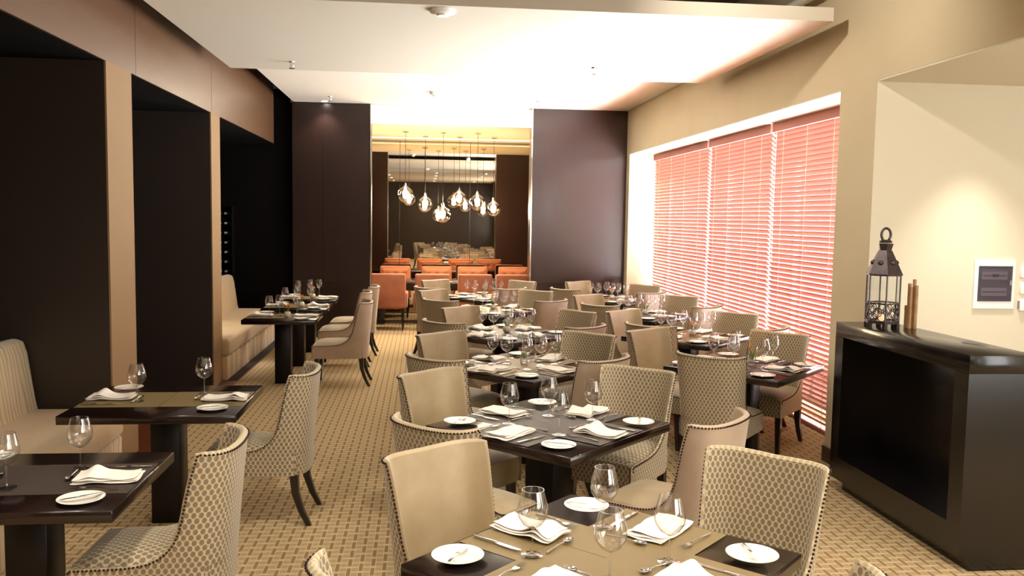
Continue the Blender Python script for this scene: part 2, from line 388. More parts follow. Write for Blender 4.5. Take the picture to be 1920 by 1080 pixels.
# private room behind the opening
PL, PR_ = -2.0, 2.9
st(MB().box(PL-.1, PL, YB+.3, YM, 0, 3.8, m='panel').obj('wall_private_left'))
st(MB().box(PR_, PR_+.1, YB+.3, YM, 0, 3.8, m='panel').obj('wall_private_right'))
sbox('wall_private_back', PL-.1, 3.7, YM+.04, YM+.14, 0, 4.2, m='panel')
st(MB().box(PL, PR_, 13.93, 16.2, ZP, ZP+.08, m='warm_ceiling').obj('ceiling'))
st(MB().box(PL, PR_, 13.90, 13.96, ZP, ZC, m='white_ceiling').obj('trim_11'))
st(MB().box(PL, PR_, YB+.05, YM+.04, ZC, ZC+.06, m='warm_ceiling').obj('ceiling'))
st(MB().box(PL, PR_, 16.45, YM, ZP, ZP+.05, m='warm_ceiling').obj('ceiling'))
def fixture(name, label, loc, sx, sy):
    o = thing(name, label, 'light', loc)
    MB().box(-sx/2, sx/2, -sy/2, sy/2, 0, .02, m='white').obj('housing', o)
    MB().box(-sx/2+.01, sx/2-.01, -sy/2+.01, sy/2-.01, -.008, 0, m='cove').obj('diffuser', o)
    return o
fixture('cove_light', 'long bright cove light strip above the mirrored opening at the back', ((PL+PR_)/2, 13.72, ZC-.022), PR_-PL-.1, .26)
fixture('cove_light', 'thin cove light strip in the slot nearest the mirror', ((PL+PR_)/2, 16.32, ZC-.022), PR_-PL-.1, .16)
area('cove_glow', ((PL+PR_)/2, 13.72, ZC-.04), (0, 0, 0), PR_-PL-.2, .2, 38, (1, .9, .74))

# mirror in three leaves
for k, (a, b, lab) in enumerate(((PL, -.43, 'left'), (-.43, .93, 'centre'), (.93, PR_, 'right'))):
    o = thing('wall_mirror', 'bronze tinted mirror panel, the %s one on the back wall behind the pendants' % lab, 'mirror', ((a+b)/2, YM, 0))
    h = (b-a)/2
    MB().box(-h+.004, h-.004, 0, .02, .02, ZP-.01, m='mirror').obj('mirror_glass', o)
    MB().box(-h, h, .02, .04, 0, ZP, m='leg').obj('backing', o)

# windows, mullions and terrace
WX = 3.86
wf = MB()
for y in (YW0+.03, 8.70, 10.70, 13.32): wf.box(WX, WX+.05, y-.03, y+.03, 0, ZW, m='white')
wf.box(WX, WX+.05, YW0, 13.35, 0, .06, m='white'); wf.box(WX, WX+.05, YW0, 13.35, ZW-.06, ZW, m='white')
st(wf.obj('window_1'))
wp = st(MB().box(WX+.02, WX+.026, YW0+.05, 13.3, .05, ZW-.05, m='pane').obj('window_1_glass'))
sbox('terrace_ground', 3.95, 9, 4, 17, -.06, -.01, m='terrace')
sbox('terrace_parapet', 4.12, 4.2, 5, 15, 0, .55, m='terrace')
def blind(y0, y1, label):
    o = thing('venetian_blind', label, 'blind', (3.62, (y0+y1)/2, 0), group=None)
    h = (y1-y0)/2
    MB().box(-.035, .035, -h, h, ZW-.105, ZW-.014, m='slat').obj('headrail', o)
    sl = MB(); z = ZW-.128
    tilt = Matrix.Rotation(radians(46), 4, 'Y')
    while z > .05:
        sl.box(-.027, .027, -h+.004, h-.004, -.0018, .0018, m='slat', mtx=Matrix.Translation((0, 0, z)) @ tilt)
        z -= .0475
    sl.obj('slats', o)
    MB().box(-.03, .03, -h, h, .012, .035, m='slat').obj('bottom_rail', o)
    for k in range(4):
        y = -h + (k+.5)*(2*h)/4
        MB().box(-.028, -.0268, y-.004, y+.004, .03, ZW-.07, m='cord').obj('ladder_tape', o)
    MB().tube([(-.04, h-.12, ZW-.1), (-.042, h-.11, 1.9), (-.04, h-.12, 1.5)], .003, 6, m='cord').obj('pull_cord', o)
    return o
blind(YW0+.03, 8.68, 'red-brown slatted blind nearest the console')
blind(8.73, 10.67, 'red-brown slatted blind, middle one of three in the window')
blind(10.72, 13.3, 'red-brown slatted blind, farthest one beside the back wall')

# ------------------------------------------------------------------ ceiling fittings
def downlight(loc, label, power=14, ang=110, col=WARM, r=.045, name='recessed_downlight'):
    o = thing(name, label, 'light', loc)
    MB().lathe([(r, 0), (r+.022, 0), (r+.022, -.006), (r, -.006), (r, 0)], 24, m='white').obj('trim_ring', o)
    MB().lathe([(0, -.003), (r, -.003)], 24, m='lamp').obj('lens', o)
    l = bpy.data.lights.new('downlight_beam', 'SPOT'); l.energy = power; l.color = col; l.spot_size = radians(ang); l.spot_blend = .8; l.shadow_soft_size = .05
    s = bpy.data.objects.new('downlight_beam', l); COL.objects.link(s); s.parent = o; s.location = (0, 0, -.02)
    return o
downlight((-1.47, 13.38, ZC), 'small round downlight in the white ceiling above the left dark panel', 25)
downlight((-.44, 13.31, ZC), 'small round downlight in the white ceiling above the left edge of the opening', 25)
downlight((3.95, 5.50, ZW), 'round downlight in the recess ceiling above the wall panel', 62, 75)
for i, x in enumerate((-1.2, .5, 2.2)):
    for j, y in enumerate((-3.2, -.6, 1.8, 3.9)):
        downlight((x, y, ZS), 'ceiling downlight in the dining area behind the camera', 40, 150, WARM)
for o in COL.objects:
    if o.get('label') == 'ceiling downlight in the dining area behind the camera': o['group'] = 'downlights behind the camera'
ad = downlight((-2.72, 10.9, ZF-.001), 'added downlight hidden in the far left alcove to brighten the bottles', 90, 45, (1, .95, .9))  # extra lamp kept out of sight behind the column, brightens the bottles
ad.children[-1].rotation_euler = Vector((-.28, 2.5, -1.55)).to_track_quat('-Z', 'Y').to_euler()
def track_spot(x, y, tgt, label, power):
    o = thing('track_spotlight', label, 'light', (x, y, 4.15))
    MB().lathe([(0, 0), (.05, 0), (.05, -.03), (0, -.03)], 18, m='white').tube([(0, 0, -.03), (0, 0, -.16)], .01, 8, m='white').obj('mount', o)
    h = MB().lathe([(0, .06), (.045, .05), (.05, -.05), (.046, -.05)], 20, m='white').lathe([(0, -.045), (.046, -.045)], 20, m='lamp').obj('lamp_head', o)
    h.location = (0, 0, -.2); d = Vector(tgt)-Vector((x, y, 3.95)); h.rotation_euler = d.to_track_quat('-Z', 'Y').to_euler()
    l = bpy.data.lights.new('spot_beam', 'SPOT'); l.energy = power; l.color = WARM; l.spot_size = radians(95); l.spot_blend = .9; l.shadow_soft_size = .05
    s_ = bpy.data.objects.new('spot_beam', l); COL.objects.link(s_); s_.parent = h; s_.location = (0, 0, -.06)
track_spot(1.2, 4.9, (3.2, 6.2, 2.9), 'ceiling track spotlight washing the window wall, left one', 66)
track_spot(1.6, 2.9, (3.2, 4.9, 3.1), 'ceiling track spotlight washing the window wall, right one', 16)
def dome(name, label, cat, loc, r, h):
    o = thing(name, label, cat, loc)
    MB().lathe([(0, 0), (r, 0), (r, -h*.35), (r*.9, -h*.55), (r*.5, -h*.7)], 28, m='white').obj('base', o)
    MB().lathe([(r*.5, -h*.68), (r*.45, -h), (0, -h)], 24, m='white').obj('sensor', o)
dome('smoke_detector', 'large white oval detector on the cream ceiling at the top of the photo', 'smoke detector', (.14, 6.42, ZS), .095, .045)
dome('smoke_detector', 'white smoke detector just past the edge of the cream ceiling', 'smoke detector', (-.26, 9.75, ZC), .07, .07)
dome('smoke_detector', 'white smoke detector in the middle of the white ceiling', 'smoke detector', (.17, 12.05, ZC), .075, .07)
def sprinkler(label, loc):
    o = thing('fire_sprinkler', label, 'sprinkler', loc)
    MB().lathe([(0, 0), (.03, 0), (.028, -.008), (.01, -.01), (.01, -.045), (0, -.045)], 16, m='chrome').obj('escutcheon', o)
    MB().tube([(-.014, 0, -.02), (-.016, 0, -.045), (0, 0, -.062)], .003, 6, m='chrome').tube([(.014, 0, -.02), (.016, 0, -.045), (0, 0, -.062)], .003, 6, m='chrome').lathe([(0, -.062), (.03, -.062), (.03, -.066), (0, -.066)], 14, m='chrome').obj('deflector', o)
sprinkler('chrome sprinkler head on the cream ceiling, toward the left', (-1.28, 8.80, ZS))
sprinkler('chrome sprinkler head on the cream ceiling, toward the right', (1.68, 8.55, ZS))
sprinkler('chrome sprinkler head on the white ceiling near the left dark panel', (-1.33, 12.85, ZC))
sprinkler('chrome sprinkler head on the white ceiling near the right dark panel', (1.68, 12.7, ZC))

# pendants
def pendant(x, y, zc, label):
    o = thing('globe_pendant', label, 'pendant light', (x, y, zc), group=None)
    R_ = .135; zt = ZP - zc
    MB().lathe([(0, 0), (.055, 0), (.055, -.03), (0, -.03)], 20, m='chrome', mtx=Matrix.Translation((0, 0, zt))).obj('canopy', o)
    MB().tube([(0, 0, zt-.03), (0, 0, .19)], .0035, 6, m='leg').obj('cable', o)
    MB().lathe([(0, .20), (.022, .20), (.022, .12), (0, .12)], 16, m='chrome').obj('socket', o)
    pr = [(.022, .175), (.03, .15), (.05, .13)] + [(R_*sin(a), R_*cos(a)) for a in [radians(26+k*12) for k in range(12)]] + [(.03, -R_*.97)]
    MB().lathe(pr, 32, m='globe').obj('glass_globe', o)
    MB().lathe([(.014, .12), (.018, .09)]+[(.046*sin(radians(a)), .03+.046*cos(radians(a))) for a in range(25, 181, 15)], 16, m='bulb').obj('bulb', o)
    l = bpy.data.lights.new('pendant_glow', 'POINT'); l.energy = 18; l.color = (1, .84, .62); l.shadow_soft_size = .04
    s = bpy.data.objects.new('pendant_glow', l); COL.objects.link(s); s.parent = o; s.location = (0, 0, -.04)
for px, py, y, lab in ((760, 365, 14.85, 'glass globe pendant farthest left, hanging before the mirror'),
                       (797, 383, 15.62, 'glass globe pendant second from the left before the mirror'),
                       (830, 403, 14.85, 'glass globe pendant hanging lowest of the cluster'),
                       (861, 373, 15.62, 'glass globe pendant fourth from the left, hanging high'),
                       (895, 380, 14.85, 'glass globe pendant second from the right before the mirror'),
                       (925, 392, 15.62, 'glass globe pendant farthest right before the mirror')):
    p = at(px, py, 1, y); pendant(p.x, p.y, p.z, lab)

# ------------------------------------------------------------------ dining chairs
def crom(P_, t):
    n = len(P_)-1; i = min(int(t*n), n-1); u = t*n - i
    p = [P_[max(i-1, 0)], P_[i], P_[i+1], P_[min(i+2, n)]]
    return tuple(.5*(2*p[1][k] + (p[2][k]-p[0][k])*u + (2*p[0][k]-5*p[1][k]+4*p[2][k]-p[3][k])*u*u + (3*p[1][k]-p[0][k]-3*p[2][k]+p[3][k])*u**3) for k in range(len(p[0])))
EDGE = [(.30, .455), (.18, .458), (.06, .464), (-.03, .485), (-.10, .54), (-.14, .62), (-.168, .74), (-.195, .85), (-.222, .935)]
def bk(z): return -.30 - .045*max(0, (z-.40)/.53)**1.2
def wd(z): return .232 + .033*max(0, (z-.42)/.5)**1.3 + .012*max(0, .42-z)
def section(z, yf, off, n=17):
    b, w_ = bk(z), wd(z); pts = []
    c0, c1, c2, c3 = (0, b), (w_*.62, b), (w_*.99, b+.012), (w_, b+.17)
    for k in range(41):
        t = k/40; pts.append(tuple((1-t)**3*c0[i]+3*t*(1-t)**2*c1[i]+3*t*t*(1-t)*c2[i]+t**3*c3[i] for i in (0, 1)))
    pts += [(w_, b+.17+k*.02) for k in range(1, 30)]
    out = []
    for p in pts:
        if p[1] > yf and out:
            q = out[-1]; t = (yf-q[1])/max(1e-6, p[1]-q[1]); out.append((q[0]+(p[0]-q[0])*t, yf)); break
        out.append(p)
    # arc-length resample
    L = [0]
    for a, c in zip(out, out[1:]): L.append(L[-1]+math.dist(a, c))
    res = []
    for k in range(n):
        s = L[-1]*k/(n-1); j = 0
        while j < len(L)-2 and L[j+1] < s: j += 1
        t = (s-L[j])/max(1e-9, L[j+1]-L[j]); res.append((out[j][0]+(out[j+1][0]-out[j][0])*t, out[j][1]+(out[j+1][1]-out[j][1])*t, s))
    half = []
    for k, (x, y, s) in enumerate(res):
        a, c = res[max(k-1, 0)], res[min(k+1, n-1)]
        tx, ty = c[0]-a[0], c[1]-a[1]; l = math.hypot(tx, ty) or 1; tx /= l; ty /= l
        if k == 0: tx, ty = 1, 0
        half.append((x - ty*off*1.0 if k else 0, y + tx*off, s, tx, ty))
    full = [(-x, y, -s, -tx, ty) for x, y, s, tx, ty in half[:0:-1]] + half
    return full
TH = .034
def make_backrest(mo, mi_):
    rows = [(z, .30) for z in (.315, .35, .39, .43)] + [(crom(EDGE, k/22)[1], crom(EDGE, k/22)[0]) for k in range(23)]
    O, I, OU, IU = [], [], [], []
    for z, yf in rows:
        so, si = section(z, yf, 0), section(z, yf, TH)
        s2 = section(z, yf, TH*.42); nn = (len(si)-1)/2
        si = [tuple(a_+(b_-a_)*abs((q-nn)/nn)**5 for a_, b_ in zip(p_[:2], q_[:2])) + p_[2:] for q, (p_, q_) in enumerate(zip(si, s2))]
        O.append([(p[0], p[1], z) for p in so]); I.append([(p[0], p[1], z) for p in si])
        OU.append([(p[2], z) for p in so]); IU.append([(p[2], z) for p in si])
    mb = MB(); nc = len(O[0])
    # the top dips a little at the middle
    def dip(rowset):
        for r, row in enumerate(rowset):
            if r < 8: continue
            f = (r-8)/(len(rowset)-9)
            for c in range(nc):
                x, y, z = row[c]; k = 1-abs(c-(nc-1)/2)/((nc-1)/2); row[c] = (x, y, z - .014*f*k**.6)
    dip(O); dip(I)
    mb.grid(O, mo, uv=OU); mb.grid(I, mi_, uv=IU, flip=True)
    # rolled rim in two steps along side edges and top
    def rim(i_list, outfn):
        lines = [[], [], [], [], []]
        for (r, c) in i_list:
            a, b_ = Vector(O[r][c]), Vector(I[r][c]); d = outfn(r, c)
            for q, t in enumerate((0, .25, .5, .75, 1)): lines[q].append(a.lerp(b_, t) + d*.012*sin(pi*t)**.8 if t not in (0, 1) else (a if t == 0 else b_))
        mb.grid(lines, mo if mo == 'velvet_pink' else ('velvet' if mi_ == 'velvet' else 'dots_sheen'), flip=True, uv=[[(k*.02, q*.012+.011) for k in range(len(i_list))] for q in range(5)])
    R_ = len(rows)-1
    def dr(r, c):
        if r == R_ and 0 < c < nc-1: return Vector((0, 0, 1))
        nb = 1 if c == 0 else nc-2
        v = (Vector(O[r][c]) - Vector(O[r][nb])).normalized()
        v2 = Vector((0, 0, 1)) if r > 4 else Vector((0, 0, .0))
        t = min(1, max(0, (r-4)/max(1, R_-4)))
        return (v*(1-.5*(r == R_)) + v2*(.6 if r < 14 else .25)).normalized() if r > 4 else v
    rim([(r, 0) for r in range(R_+1)] + [(R_, c) for c in range(1, nc-1)] + [(r, nc-1) for r in range(R_, -1, -1)], dr)
    mb.grid([[O[0][c] for c in range(nc)], [I[0][c] for c in range(nc)]], mo)
    path = [Vector(O[r][0]) for r in range(3, R_+1)] + [Vector(O[R_][c]) for c in range(1, nc-1)] + [Vector(O[r][nc-1]) for r in range(R_, 2, -1)]
    nrm = []
    for (r, c) in [(r, 0) for r in range(3, R_+1)] + [(R_, c) for c in range(1, nc-1)] + [(r, nc-1) for r in range(R_, 2, -1)]:
        nrm.append((Vector(O[r][c]) - Vector(I[r][c])).normalized())
    return mb.mesh('backrest', .0006), path, nrm
def make_nails(path, nrm):
    mb = MB(); step = .0165; acc = 0; t = bmesh.new()
    bmesh.ops.create_icosphere(t, subdivisions=1, radius=.0056); me = bpy.data.meshes.new('_n'); t.to_mesh(me); t.free()
    pos = []
    for a, b, n_ in zip(path, path[1:], nrm):
        L = (b-a).length
        while acc < L:
            pos.append(a.lerp(b, acc/L) + n_*.0025); acc += step
        acc -= L
    base = [v.co.copy() for v in me.vertices]; fs = [tuple(p.vertices) for p in me.polygons]; bpy.data.meshes.remove(me)
    V, F = [], []
    for p in pos:
        o_ = len(V); V += [p+b for b in base]; F += [tuple(i+o_ for i in f) for f in fs]
    m = bpy.data.meshes.new('nailhead_trim'); m.from_pydata(V, [], F); m.materials.append(M['nail'])
    for p in m.polygons: p.use_smooth = True
    mb.bm.free(); return m
def make_seat(mt):
    mb = MB(); w_ = .232-TH+.008
    n = 14; rows, uv = [], []
    for j in range(n+1):
        v = -1+2*j/n; row, ur = [], []
        for i in range(n+1):
            u = -1+2*i/n
            x = u*w_; y = .025+v*.275
            z = .475 + .035*(1-abs(u)**3)*(1-abs(v)**4)
            if abs(u) > .9 or abs(v) > .9: z -= .012
            row.append((x, y, z)); ur.append((x, y))
        rows.append(row); uv.append(ur)
    mb.grid(rows, mt, uv=uv)
    # front and sides
    def wall(pts):
        g = [[(x, y, z) for x, y, z in pts]]
        for dz, ex in ((.02, .006), (.06, .008), (.12, .006), (.155, 0)):
            g.append([(x + ex*(1 if x > w_*.99 else -1 if x < -w_*.99 else 0), y + ex*(1 if y > .29 else 0), z-dz) for x, y, z in pts])
        for k in range(len(g[-1])): g[-1][k] = (g[-1][k][0], g[-1][k][1], .315)
        mb.grid(g, mt, uv=[[(p[0]+p[1], p[2]) for p in r] for r in g], flip=True)
    wall(rows[-1][::-1][::-1]); wall([r[0] for r in rows]); wall([r[-1] for r in rows][::-1])
    mb.box(-w_, w_, -.24, .298, .312, .33, m=mt)
    return mb.mesh('seat', .0005)
def leg_mesh(front, sx):
    mb = MB(); t = bmesh.new()
    if front: path = [(sx*.195, .255, .32, .024), (sx*.197, .262, .15, .019), (sx*.199, .268, 0, .0145)]
    else: path = [(sx*.185, -.225, .32, .025), (sx*.187, -.235, .20, .021), (sx*.190, -.27, .09, .018), (sx*.193, -.315, 0, .015)]
    rr = []
    for x, y, z, h in path: rr.append([t.verts.new((x+a*h, y+b*h, z)) for a, b in ((-1, -1), (1, -1), (1, 1), (-1, 1))])
    for a, b in zip(rr, rr[1:]):
        for k in range(4): t.faces.new((a[k], a[(k+1) % 4], b[(k+1) % 4], b[k]))
    t.faces.new(rr[0]); t.faces.new(rr[-1][::-1]); bmesh.ops.recalc_face_normals(t, faces=t.faces)
    mb._add(t, None, 'leg', False); return mb.mesh('leg')
LEGS = [leg_mesh(f, s) for f in (True, False) for s in (-1, 1)]
CH = {}
nails = None
for kind, (mo, mi_, ms) in {'spot': ('dots', 'dots', 'dots'), 'mixed': ('dots', 'velvet', 'velvet'), 'plain': ('velvet_pink', 'velvet', 'velvet')}.items():
    bm_, path, nrm = make_backrest(mo, mi_)
    if nails is None: nails = make_nails(path, nrm)
    root = link('dining_chair', None)
    link('backrest', bm_, root); link('seat', make_seat(ms), root); link('nailhead_trim', nails, root)
    for l in LEGS: link('leg', l, root)
    CH[kind] = root
FAB = {'spot': 'dotted chair', 'mixed': 'plain-fronted dotted chair', 'plain': 'plain beige chair'}
def chair_px(kind, a, b, tc, label, snap=None, z=.93, group=None):
    """put a chair where the two top corners of its back stand"""
    A, B = at(a[0], a[1], 2, z), at(b[0], b[1], 2, z); mid = (A+B)/2; d = (B-A).xy
    nrm = Vector((-d.y, d.x)).normalized()
    if nrm.dot(Vector(tc) - mid.xy) < 0: nrm = -nrm
    ang = atan2(nrm.y, nrm.x)
    if snap is not None:
        df = (ang - radians(snap) + pi) % (2*pi) - pi
        ang = radians(snap) + max(-radians(9), min(radians(9), df*.5))
    f = Vector((cos(ang), sin(ang))); m2_ = mid.xy
    dist = (Vector(tc) - m2_).dot(f)
    if dist < .76: m2_ = m2_ - f*(.76-dist)
    if m2_.x > 3.28: m2_ = Vector((3.28, m2_.y))
    loc = m2_ + f*.225
    return place(CH[kind], (loc.x, loc.y, 0), ang - pi/2, label, 'chair', group)

# ------------------------------------------------------------------ tables and what stands on them
ORD = ['nearest', 'second', 'third', 'fourth', 'fifth', 'farthest']
def table(c, sx, sy, rz, label, base=.18):
    o = thing('dining_table', label, 'table', (c[0], c[1], 0), rz)
    MB().box(-sx/2, sx/2, -sy/2, sy/2, .70, .75, m='table', bev=.003, seg=1).obj('tabletop', o)
    MB().box(-base/2, base/2, -base*.55, base*.55, 0, .70, m='pedestal', bev=.004, seg=1).obj('pedestal', o)
    MB().box(-base*.9, base*.9, -base*.9, base*.9, .685, .70, m='leg').obj('mounting_plate', o)
    return o
def glass_proto(name, bowl, h, stemtop):
    root = link(name, None)
    MB().lathe([(0, .001), (.036, .001), (.038, .0025), (.02, .006), (.006, .011), (.004, .02)], 28, m='glass').obj('foot', root)
    MB().tube([(0, 0, .012), (0, 0, .05), (0, 0, stemtop)], [.0045, .0035, .0042], 10, m='glass').obj('stem', root)
    b = MB().lathe(bowl, 32, m='glass').obj('bowl', root)
    MB().lathe([(bowl[-1][0]+.0008, h-.0012), (bowl[-1][0]+.001, h), (bowl[-1][0]-.001, h), (bowl[-1][0]-.0008, h-.0012)], 32, m='glass').obj('rim', b)
    return root
GA = glass_proto('wine_glass', [(0, .094), (.012, .097), (.034, .112), (.049, .135), (.053, .155), (.050, .18), (.043, .205), (.037, .23)], .23, .094)
GB = glass_proto('wine_glass', [(0, .108), (.01, .112), (.028, .128), (.041, .152), (.044, .172), (.042, .195), (.037, .218), (.032, .24)], .24, .108)
plate_me = MB().lathe([(0, .004), (.05, .004), (.056, .006), (.078, .015), (.088, .018), (.089, .0195), (.078, .018), (.056, .009), (.05, .0065), (0, .0065)], 40, m='porcelain').mesh('bread_plate')
def mk_napkin(k, sx=.265, sy=.155):
    rnd = random.Random(k); mb = MB()
    hump = (k % 3 == 0)
    for layer in range(3):
        ox, oy = rnd.uniform(-.006, .006), rnd.uniform(-.006, .006); z0 = .001 + layer*.0068
        N_, Mm = 22, 9; hx, hy = sx/2-.004*layer, sy/2-.004*layer
        ph = rnd.uniform(0, 6)
        def hgt(x, y):
            h = .0022*sin(x*38+ph)*(.4+abs(y)/hy) + .0015*sin(y*60+ph)
            if hump: h += .03*math.exp(-((x+.06)/.035)**2)*(layer+1)/3*(.5+.5*(y+hy)/(2*hy))
            h += .004*(abs(x)/hx)**4
            return max(h, -.0005) if layer == 0 else h
        for side in (0, 1):
            g = []
            for j in range(Mm+1):
                y = -hy+2*hy*j/Mm; row = []
                for i in range(N_+1):
                    x = -hx+2*hx*i/N_
                    e = max(abs(x)/hx, abs(y)/hy); th = .0062*(1-max(0, (e-.88)/.12)**2)
                    row.append((x+ox+.004*sin(y*30+ph), y+oy+.003*sin(x*25+ph), z0+hgt(x, y)+.0031+(th/2 if side else -th/2)))
                g.append(row)
            mb.grid(g, 'napkin', flip=(side == 0))
    return mb.mesh('folded_napkin')
NAPS = [mk_napkin(k) for k in range(4)]
knife_me = MB().prism([(-.008, -.105), (.006, -.105), (.007, -.01), (.0055, 0), (-.0065, 0), (-.0085, -.02)], .001, .007, 'steel', bev=.0012).prism([(-.0085, .0), (.006, .0), (.010, .02), (.0105, .07), (.007, .10), (0, .112), (-.006, .10), (-.0085, .05)], .002, .0038, 'steel').mesh('table_knife')
bknife_me = MB().prism([(-.006, -.085), (.005, -.085), (.005, 0), (-.006, 0)], .001, .006, 'steel', bev=.001).prism([(-.006, 0), (.005, 0), (.0095, .02), (.0095, .055), (.003, .075), (-.004, .07)], .002, .0036, 'steel').mesh('butter_knife')
def mk_fork(L=1.0):
    mb = MB()
    mb.tube([(0, -.10*L, .003), (0, -.05*L, .006), (0, .0, .010), (0, .03*L, .006)], [.0045, .0035, .0025, .003], 8, 'steel')
    mb.prism([(-.003, .028*L), (.003, .028*L), (.011, .045*L), (.0115, .058*L), (-.0115, .058*L), (-.011, .045*L)], .0045, .0065, 'steel')
    for x in (-.0098, -.0033, .0033, .0098): mb.tube([(x, .057*L, .0052), (x, .078*L, .006), (x, .098*L, .010)], [.0018, .0016, .0009], 6, 'steel')
    return mb.mesh('table_fork')
fork_me = mk_fork()
def mk_spoon():
    mb = MB(); mb.tube([(0, -.09, .003), (0, -.045, .006), (0, .0, .009), (0, .025, .006)], [.0045, .0032, .0022, .0028], 8, 'steel')
    g = []
    for j in range(9):
        v = j/8; row = []
        for i in range(9):
            u = -1+2*i/8; yy = .022+.052*v; hw = .0165*sqrt(max(0.0, 1-(2*v-1)**2))*(1-.15*v)+.0006
            row.append((u*hw, yy, .0105-.0075*(1-u*u)*(1-(2*v-1)**2)))
        g.append(row)
    mb.grid(g, 'steel'); mb.grid([[(x, y, z-.001) for x, y, z in r] for r in g], 'steel', flip=True); return mb.mesh('dessert_spoon')
spoon_me = mk_spoon()
MATW, MATD = .43, .475
def mk_mat(m): return MB().box(-MATW/2, MATW/2, -MATD/2, MATD/2, 0, .0012, m=m).mesh('placemat')
MATS = {'olive': mk_mat('mat_olive'), 'charcoal': mk_mat('mat_grey')}
pot_me = None
def vase(loc, label, kind):
    o = thing('flower_vase', label, 'vase', loc, random.uniform(0, 6))
    if kind == 'glass': MB().lathe([(0, .002), (.026, .002), (.03, .03), (.032, .08), (.030, .08), (.028, .01), (0, .006)], 24, m='glass').obj('vessel', o)
    else: MB().lathe([(0, 0), (.022, .0), (.036, .015), (.04, .034), (.034, .055), (.024, .063), (.022, .06), (.03, .05), (0, .048)], 24, m='pot').obj('vessel', o)
    r = random.Random(str(label)); lf = MB()
    for k in range(7):
        a = r.uniform(0, 6.28); h = r.uniform(.09, .15); s = r.uniform(.015, .05)
        p0 = Vector((.006*cos(a), .006*sin(a), .045)); p1 = Vector((s*.5*cos(a), s*.5*sin(a), h*.7)); p2 = Vector((s*cos(a), s*sin(a), h))
        lf.tube([p0, p1, p2], [.0015, .005, .0008], 5, m='leaf')
    lf.obj('leaves', o)
    for k in range(0 if 'orange' not in label else 3 if kind != 'glass' else 1):
        a = r.uniform(0, 6.28); h = r.uniform(.12, .16); fl = MB()
        cx, cy = .028*cos(a), .028*sin(a)
        fl.tube([(0, 0, .05), (cx, cy, h-.01)], .0015, 5, m='leaf')
        for q in range(6):
            b = q*pi/3; fl.tube([(cx, cy, h-.012), (cx+.010*cos(b), cy+.010*sin(b), h), (cx+.012*cos(b), cy+.012*sin(b), h+.014)], [.001, .006, .001], 5, m='petal')
        fl.obj('flower', o)
TZ = .7502
def put(me, name, loc, rz, label, cat, group=None):
    o = link(name, me, None, loc, rz); return tag(o, label, cat, group)
def setting(tc, trz, side, desc, matk, where, corner, full=2, half=.49, dev=0, glass=None, lr=.375):
    """one place setting: side = direction of the diner seen from the table centre (radians)"""
    d = Vector((cos(side), sin(side))); v = -d; u = Vector((v.y, -v.x))      # v towards centre, u to the diner's right
    ang = atan2(v.y, v.x) - pi/2; rj = random.Random(desc+where)
    def L(uu, vv, z=0): p = Vector(tc)+u*uu+v*vv; return (p.x, p.y, TZ+z)
    e = -half
    put(MATS[matk], 'placemat', L(0, e+MATD/2+.012, {0: 0, 1: .0013, 2: .0026, 3: .0039}[dev]), ang, '%s woven placemat at the %s of the %s' % (matk, where, desc), 'placemat')
    put(NAPS[rj.randrange(4)], 'folded_napkin', L(rj.uniform(-.03, .0), e+.145, .0053), ang+rj.uniform(-.1, .1)+pi/2*rj.choice((1, 1, 3)), 'folded white napkin at the %s of the %s' % (where, desc), 'napkin')
    put(plate_me, 'bread_plate', L(-lr, e+.155), 0, 'small white bread plate on the %s of the %s' % (corner, desc), 'plate')
    if full >= 1:
        put(knife_me, 'table_knife', L(.15, e+.13, .0052), ang+rj.uniform(-.08, .08), 'table knife beside the napkin at the %s of the %s' % (where, desc), 'knife')
    if full >= 1:
        put(fork_me, 'table_fork', L(-.165, e+.16, .0052), ang+rj.uniform(-.08, .08), 'table fork beside the napkin at the %s of the %s' % (where, desc), 'fork')
        put(bknife_me, 'butter_knife', L(-lr, e+.16, .0185), ang+rj.uniform(.3, 1.2), 'butter knife across the plate on the %s of the %s' % (corner, desc), 'knife')
    if full >= 2:
        put(spoon_me, 'dessert_spoon', L(.02, e+.315, .0052), ang+pi/2+rj.uniform(-.2, .2), 'dessert spoon beyond the napkin at the %s of the %s' % (where, desc), 'spoon')
def glass_at(p, proto, label): return place(proto, (p[0], p[1], TZ+.0054), random.uniform(0, 6), label, 'wine glass')

SIDES = {'NW': 135, 'NE': 45, 'SW': 225, 'SE': 315}
WHERE = {'NW': 'far left side', 'NE': 'far right side', 'SW': 'near left side', 'SE': 'near right side'}
LEFTC = {'NW': 'far corner', 'NE': 'right corner', 'SW': 'left corner', 'SE': 'near corner'}
# centre row
TC = [(.63, 2.80), (.72, 4.72), (.79, 6.63), (.84, 8.52), (.88, 10.66), (.89, 12.45)]
CHC = [ # top corners of the chair backs in the photograph
 {'NW': ((718, 868), (917, 832)), 'NE': ((1330, 840), (1552, 888))},
 {'NW': ((748, 712), (868, 690)), 'NE': ((1128, 688), (1266, 702)), 'SW': ((737, 776), (905, 810)), 'SE': ((1295, 800), (1383, 768))},
 {'NW': ((783, 632), (873, 622)), 'NE': ((1057, 622), (1152, 633)), 'SW': ((769, 662), (870, 678)), 'SE': ((1083, 678), (1175, 665))},
 {'NW': ((829, 580), (899, 575)), 'NE': ((1051, 580), (1113, 590)), 'SW': ((798, 598), (869, 608)), 'SE': ((1058, 615), (1133, 608))},
 {'NW': ((789, 547), (837, 543)), 'NE': ((974, 544.5), (1036, 548)), 'SW': ((796, 560), (859, 565)), 'SE': ((1008, 565), (1057, 562))},
 {'NW': ((790, 527), (843, 525)), 'NE': ((956, 526), (1004, 530)), 'SW': ((782, 536), (825, 542)), 'SE': ((933, 541), (985, 541))}]
KIND = {'NW': 'mixed', 'NE': 'spot', 'SW': 'mixed', 'SE': 'plain'}
